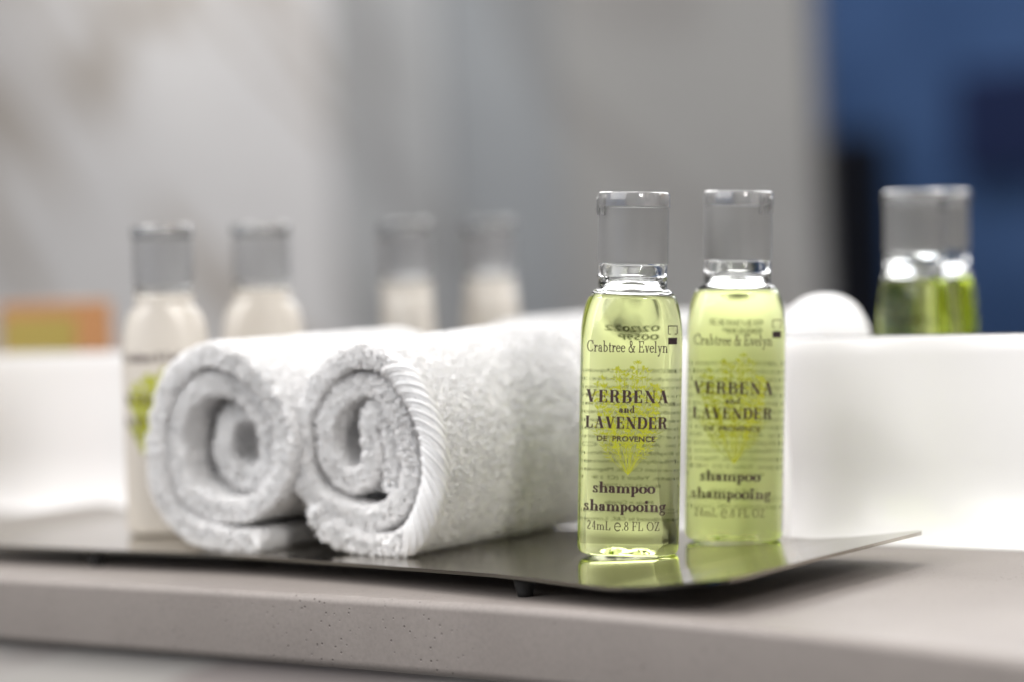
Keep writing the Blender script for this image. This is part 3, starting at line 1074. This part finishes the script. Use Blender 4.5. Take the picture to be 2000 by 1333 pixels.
# ------------------------------------------------------------------ rolled towels
T2 = [(-92.8, 14.7), (-87.8, 9.9), (-76.9, 6.7), (-66.1, 6.6), (-58.3, 10.7), (-52.8, 21.0), (-51.5, 33.1), (-55.1, 44.2), (-63.3, 53.9), (-73.8, 57.5), (-85.1, 53.6), (-94.9, 44.2), (-98.0, 34.2), (-97.6, 25.1), (-92.0, 17.9), (-79.7, 13.4), (-69.4, 14.8), (-61.8, 20.8), (-60.2, 29.6), (-62.4, 39.3), (-67.8, 47.3), (-75.6, 49.6), (-84.4, 45.7), (-89.8, 37.7), (-89.6, 29.8), (-84.3, 23.9), (-77.1, 24.5), (-73.9, 30.4), (-75.4, 37.0), (-74.2, 41.6), (-71.0, 42.6), (-68.4, 38.0), (-67.6, 32.0), (-67.9, 26.5), (-69.4, 22.5)]
T1 = [(-112.0, 6.6), (-122.8, 7.0), (-135.1, 9.1), (-143.9, 14.5), (-147.6, 23.1), (-148.3, 33.3), (-145.5, 43.5), (-138.4, 53.1), (-128.4, 58.1), (-118.1, 57.4), (-107.8, 51.4), (-102.3, 44.0), (-99.8, 36.2), (-101.0, 27.3), (-106.5, 19.2), (-117.6, 15.0), (-129.1, 15.6), (-138.2, 20.3), (-142.0, 28.8), (-141.6, 37.9), (-135.6, 46.4), (-126.9, 50.3), (-116.6, 47.5), (-109.9, 41.0), (-107.9, 33.6), (-110.3, 27.2), (-117.6, 23.4), (-125.0, 24.4), (-129.4, 28.8), (-129.2, 36.0), (-125.6, 41.2), (-120.4, 42.4)]


def nz(x, y, z): return noise.noise(Vector((x, y, z)))


def make_towel(path, y0, y1, label, seed, hem_range, slant, flare=0.0, deep=0.0):
    rs = np.random.RandomState(seed)
    xs_ = [p[0] for p in path]
    cx_ = (min(xs_) + max(xs_)) / 2
    root = empty('rolled_towel', (cx_ * MM, y0 * MM, TZ))
    tag(root, label, 'towel', 'rolled white towels on the tray')
    C, length = catmull([(x - cx_, z - 4.0) for x, z in path], 330)
    T = np.gradient(C, axis=0)
    T /= np.linalg.norm(T, axis=1)[:, None]
    N = np.stack([-T[:, 1], T[:, 0]], 1)
    cen = C.mean(0)
    # outer side: pick the sign that points away from the centre on the first turn
    sgn = np.sign(np.sum((C[40:160] - cen) * N[40:160]))
    N = N * sgn
    th_ = 2.9  # half thickness of the woven core
    n = len(C)
    s_arr = np.linspace(0, length, n)
    # contour around the sheet: outer side forward, inner side back
    endt = 7
    outl = []
    nrm = []
    sv = []
    side = []
    for i in range(n):
        outl.append(C[i] + N[i] * th_); nrm.append(N[i]); sv.append(s_arr[i]); side.append(1)
    for q in range(1, endt):
        a_ = math.pi * q / endt
        outl.append(C[-1] + N[-1] * th_ * math.cos(a_) + T[-1] * th_ * math.sin(a_)); nrm.append(N[-1] * math.cos(a_) + T[-1] * math.sin(a_)); sv.append(length); side.append(0)
    for i in range(n - 1, -1, -1):
        outl.append(C[i] - N[i] * th_); nrm.append(-N[i]); sv.append(s_arr[i]); side.append(-1)
    for q in range(1, endt):
        a_ = math.pi * q / endt
        outl.append(C[0] - N[0] * th_ * math.cos(a_) - T[0] * th_ * math.sin(a_)); nrm.append(-N[0] * math.cos(a_) - T[0] * math.sin(a_)); sv.append(0); side.append(0)
    outl, nrm, sv, side = np.array(outl), np.array(nrm), np.array(sv), np.array(side)
    K = len(outl)
    cenline = outl - nrm * th_
    Ltow = y1 - y0
    ys = np.concatenate([[0, .25, .7, 1.3, 2.0], np.linspace(3, Ltow - 3, 60), [Ltow - 2.0, Ltow - 1.2, Ltow - .5, Ltow]])
    insetf = np.concatenate([[.25, .6, .85, .97, 1], np.ones(60), [.97, .85, .6, .25]])
    # the edge of each layer wanders in and out along the spiral
    ed = np.array([1.6 * nz(s * .045, seed, 0) + .7 * nz(s * .16, seed, 5) for s in sv])
    ed += 2.2 * np.clip((s_arr[-1] - sv) / length - .2, 0, 1) * 0 + 6.0 * np.clip(sv / length - .3, 0, 1) + deep * np.clip((sv / length - .82) / .06, 0, 1)  # inner turns sit a little deeper
    grid = np.zeros((len(ys), K, 3))
    for m_, (yy, f) in enumerate(zip(ys, insetf)):
        P2 = cenline + nrm * th_ * f
        wob = np.array([.55 * nz(outl[j, 0] * .07, yy * .05, outl[j, 1] * .07 + seed) for j in range(0, K, 6)])
        wob = np.interp(np.arange(K), np.arange(0, K, 6), wob)
        P2 = P2 + nrm * wob[:, None]
        gr = 1 + flare * (yy / Ltow) ** 1.5  # looser towards the far end
        P2 = (P2 - [C[:, 0].mean(), 0]) * gr + [C[:, 0].mean(), 0]
        fade = max(0, 1 - yy / 25)
        fade2 = max(0, 1 - (Ltow - yy) / 25)
        grid[m_, :, 0] = P2[:, 0]
        grid[m_, :, 2] = np.maximum(P2[:, 1], .25)
        grid[m_, :, 1] = yy + ed * fade - np.minimum(ed, 6) * fade2
    Vv = grid.reshape(-1, 3)
    quads = []
    M_ = len(ys)
    jj = np.arange(K)
    for m_ in range(M_ - 1):
        a_ = m_ * K + jj
        b_ = m_ * K + (jj + 1) % K
        quads.append(np.stack([a_, b_, b_ + K, a_ + K], 1))
    # close both rims across the thickness: outer i with inner partner
    for base in (0, (M_ - 1) * K):
        o_i = base + np.arange(n)
        i_i = base + (n + endt - 1) + (n - 1 - np.arange(n))
        quads.append(np.stack([o_i[:-1], o_i[1:], i_i[1:], i_i[:-1]], 1))
    quads = np.vstack(quads)
    # ---- terry loops
    cum = np.concatenate([[0], np.cumsum(np.linalg.norm(np.diff(outl, axis=0), axis=1))])
    per = cum[-1]

    def sample(u, yy):
        """contour position u (mm), depth yy -> point, normal, tangent"""
        fj = np.interp(u, cum, np.arange(K))
        fm = np.interp(yy, ys, np.arange(M_))
        j0 = np.clip(fj.astype(int), 0, K - 2)
        m0 = np.clip(fm.astype(int), 0, M_ - 2)
        a_, b_ = (fj - j0)[:, None], (fm - m0)[:, None]
        p = (grid[m0, j0] * (1 - a_) + grid[m0, j0 + 1] * a_) * (1 - b_) + (grid[m0 + 1, j0] * (1 - a_) + grid[m0 + 1, j0 + 1] * a_) * b_
        nn = nrm[j0] * (1 - a_) + nrm[j0 + 1] * a_
        nn = nn / np.linalg.norm(nn, axis=1)[:, None]
        return p, np.stack([nn[:, 0], np.zeros(len(nn)), nn[:, 1]], 1), sv[j0], side[j0]

    outer_len = 175.0

    def scatter(count, ylo, yhi):
        u = rs.uniform(0, per, count)
        yy = rs.uniform(ylo, yhi, count)
        return u, yy

    sp_ = .66
    u, yy = scatter(int(per * Ltow / sp_ ** 2), .3, Ltow - .3)
    p, nn, ss, sd = sample(u, yy)
    vis = ((sd >= 0) & (ss < outer_len)) | (yy < 16) | (yy > Ltow - 6) | (ss < 14)
    # the loops over the seam (hem) stay out of the way of the stitches
    hem_range = hem_range or (-2, -1)
    hem = (sd >= 0) & (ss > hem_range[0]) & (ss < hem_range[1]) & (yy < 3.2)
    keep = vis & ~hem
    p, nn, yy, sd = p[keep], nn[keep], yy[keep], sd[keep]
    cnt = len(p)
    frontness = np.clip(1 - yy / 2.2, 0, 1)[:, None]
    nn = nn + np.array([[0, -1.0, 0]]) * frontness * .9
    nn += rs.normal(0, .28, (cnt, 3))
    nn /= np.linalg.norm(nn, axis=1)[:, None]
    tdir = rs.normal(0, 1, (cnt, 3))
    tdir -= nn * np.sum(tdir * nn, 1)[:, None]
    tdir /= np.linalg.norm(tdir, axis=1)[:, None]
    hgt = rs.uniform(.45, .95, cnt)[:, None]
    wid = rs.uniform(.35, .6, cnt)[:, None]
    rad = rs.uniform(.19, .27, cnt)[:, None]
    droop = rs.normal(0, .25, (cnt, 3))
    # loop centre line: five points
    cl = []
    for t in (0, .25, .5, .75, 1):
        a_ = math.pi * t
        cl.append(p - nn * .15 + nn * hgt * math.sin(a_) + tdir * wid * math.cos(a_) * (1 if t in (0, 1) else 1.25) + droop * math.sin(a_) * .5)
    cl = np.stack(cl, 1)
    cl[:, :, 2] = np.maximum(cl[:, :, 2], .22)
    LV, LQ = tubes(cl, np.repeat(rad, 5, 1), 3)
    q2 = LQ + len(Vv)
    # ---- loops standing on the front rims of every layer
    cnt = int(length * 9)
    s_ = rs.uniform(0, length, cnt)
    fi = s_ / length * (n - 1)
    i0 = np.clip(fi.astype(int), 0, n - 2)
    off_ = rs.uniform(-1, 1, cnt)[:, None] * th_ * .9
    P2 = C[i0] + N[i0] * off_
    edv = ed[i0]
    p = np.stack([P2[:, 0], edv + .3, P2[:, 1]], 1)
    nn = np.stack([N[i0][:, 0] * off_[:, 0] * .35, -np.ones(cnt), N[i0][:, 1] * off_[:, 0] * .35], 1) + rs.normal(0, .25, (cnt, 3))
    inhem = (s_ > hem_range[0]) & (s_ < hem_range[1])
    nn /= np.linalg.norm(nn, axis=1)[:, None]
    tdir = np.stack([N[i0][:, 0], np.zeros(cnt), N[i0][:, 1]], 1) + rs.normal(0, .35, (cnt, 3))
    tdir -= nn * np.sum(tdir * nn, 1)[:, None]
    tdir /= np.linalg.norm(tdir, axis=1)[:, None]
    hgt = rs.uniform(.6, 1.25, cnt)[:, None] * np.where(inhem, .4, 1)[:, None]
    wid = rs.uniform(.5, .9, cnt)[:, None]
    cl = []
    for t in (0, .25, .5, .75, 1):
        a_ = math.pi * t
        cl.append(p + nn * hgt * math.sin(a_) + tdir * wid * math.cos(a_))
    cl = np.stack(cl, 1)
    cl[:, :, 2] = np.maximum(cl[:, :, 2], .22)
    RV, RQ = tubes(cl, np.full((cnt, 5), .25), 3)
    q3 = RQ + len(Vv) + len(LV)
    np_mesh('roll', np.vstack([Vv, LV, RV]), np.vstack([quads, q2, q3]), M_terry, root)
    # ---- overlocked hem: slanted stitches wrapping the rim of the outer turn
    if hem_range[1] < 0: return root
    cls, rads = [], []
    step = 2.9
    s_ = hem_range[0]
    while s_ < hem_range[1]:
        for q in range(6):
            bulge = .42 * math.sin(math.pi * (q + .5) / 6)
            so = s_ + q * .40 + rs.normal(0, .05)
            pts = []
            for (ds, off_, dy) in ((0, -th_ - .35, 2.6), (.3, -th_ - .45, .6), (.9, -th_ * .4, -1.0), (1.4 * slant, th_ * .5, -1.0), (2.6 * slant, th_ + .7, .2), (3.4 * slant, th_ + .9, 1.5), (4.2 * slant, th_ + .7, 2.9), (4.6 * slant, th_ + .1, 3.8)):
                si = min(max(so - ds, 0), length - .01) / length * (n - 1)
                i0_ = int(si)
                f = si - i0_
                c2 = C[i0_] * (1 - f) + C[min(i0_ + 1, n - 1)] * f
                n2 = N[i0_]
                e_ = ed[i0_]
                pp = c2 + n2 * (off_ + bulge * (1 if off_ > 0 else -.3))
                pts.append((pp[0] + rs.normal(0, .05), dy + e_ + .25 * math.sin(q * 1.3) + rs.normal(0, .05), max(pp[1], .3)))
            cls.append(pts)
            rads.append([.18, .22, .25, .25, .25, .25, .22, .12])
        s_ += step
    cls = np.array(cls)
    # smooth the threads
    fine = []
    for pts in cls:
        qf, _ = catmull(pts, 14)
        fine.append(qf)
    SV, SQ = tubes(np.array(fine), np.repeat(np.interp(np.linspace(0, 7, 14), range(8), rads[0])[None], len(fine), 0), 5)
    np_mesh('hem_stitching', SV, SQ, M_terry, root)
    return root


def tubes(cl, rad, sides):
    """cl: (n, k, 3) centre lines; rad (n, k). Returns vertices and quads of plain tubes."""
    n, k, _ = cl.shape
    T = np.gradient(cl, axis=1)
    T /= (np.linalg.norm(T, axis=2)[:, :, None] + 1e-9)
    ref = np.zeros_like(T)
    ref[:, :, 0] = .31; ref[:, :, 1] = .57; ref[:, :, 2] = .76
    A = np.cross(T, ref)
    A /= (np.linalg.norm(A, axis=2)[:, :, None] + 1e-9)
    B = np.cross(T, A)
    V = []
    for q in range(sides):
        a_ = 2 * math.pi * q / sides
        V.append(cl + (A * math.cos(a_) + B * math.sin(a_)) * rad[:, :, None])
    V = np.stack(V, 2).reshape(-1, 3)  # n, k, sides
    base = (np.arange(n) * k * sides)[:, None, None]
    i = (np.arange(k - 1) * sides)[None, :, None]
    q = np.arange(sides)[None, None, :]
    qn = (q + 1) % sides
    Q = np.stack([base + i + q, base + i + qn, base + i + sides + qn, base + i + sides + q], -1).reshape(-1, 4)
    return V, Q


make_towel(T2, -18, 62, 'white terry towel roll beside the sharp green bottle, twisted hem on its end', 4, (38, 90), 2.3, .045)
make_towel(T1, -22, 62, 'white terry towel roll on the left, with the wide round hole', 9, None, 1.6, .0, 5.0)

# ------------------------------------------------------------------ soap box, seen only in the mirror
sb = empty('soap_box', (-.358, .03, -.0016))
tag(sb, 'small orange soap carton with a mustard label, reflected at the far left', 'box')
box('carton', -35, 10, -6, 12, 0, 74.5, M_box, sb, .6, 2)
box('carton_label', -32, 8.5, 12.0, 12.4, 6, 69, M_boxlabel, sb)

# ------------------------------------------------------------------ small cloth bundle standing behind the rear green bottle
V, F = [], []
prof = [(12.4, -1.55), (13.0, 0), (13.4, 6), (13.6, 20), (13.6, 40), (13.6, 51), (13.1, 56), (11.6, 60.3), (9.2, 63.7), (6.0, 65.9), (2.5, 66.8), (1.0, 66.9)]
pc, _ = catmull(prof, 60)
for (r_, z) in pc:
    for q in range(96):
        a_ = 2 * math.pi * q / 96
        w = 1 + .05 * nz(math.cos(a_) * 2.2, math.sin(a_) * 2.2, z * .03)
        V.append((r_ * w * math.cos(a_), r_ * w * math.sin(a_), z + .3 * nz(math.cos(a_) * 3, math.sin(a_) * 3, z * .2)))
for i in range(59):
    for q in range(96): F.append((i * 96 + q, i * 96 + (q + 1) % 96, (i + 1) * 96 + (q + 1) % 96, (i + 1) * 96 + q))
F.append(tuple(range(96))[::-1])
F.append(tuple(range(59 * 96, 60 * 96)))
cb = mesh_obj('cloth_bundle', V, F, M_terry)
fix_normals(cb)
cb.location = (-.0085, .0650, 0)
tag(cb, 'rounded white cloth bundle standing behind the rear green bottle, its top showing in the mirror', 'cloth')
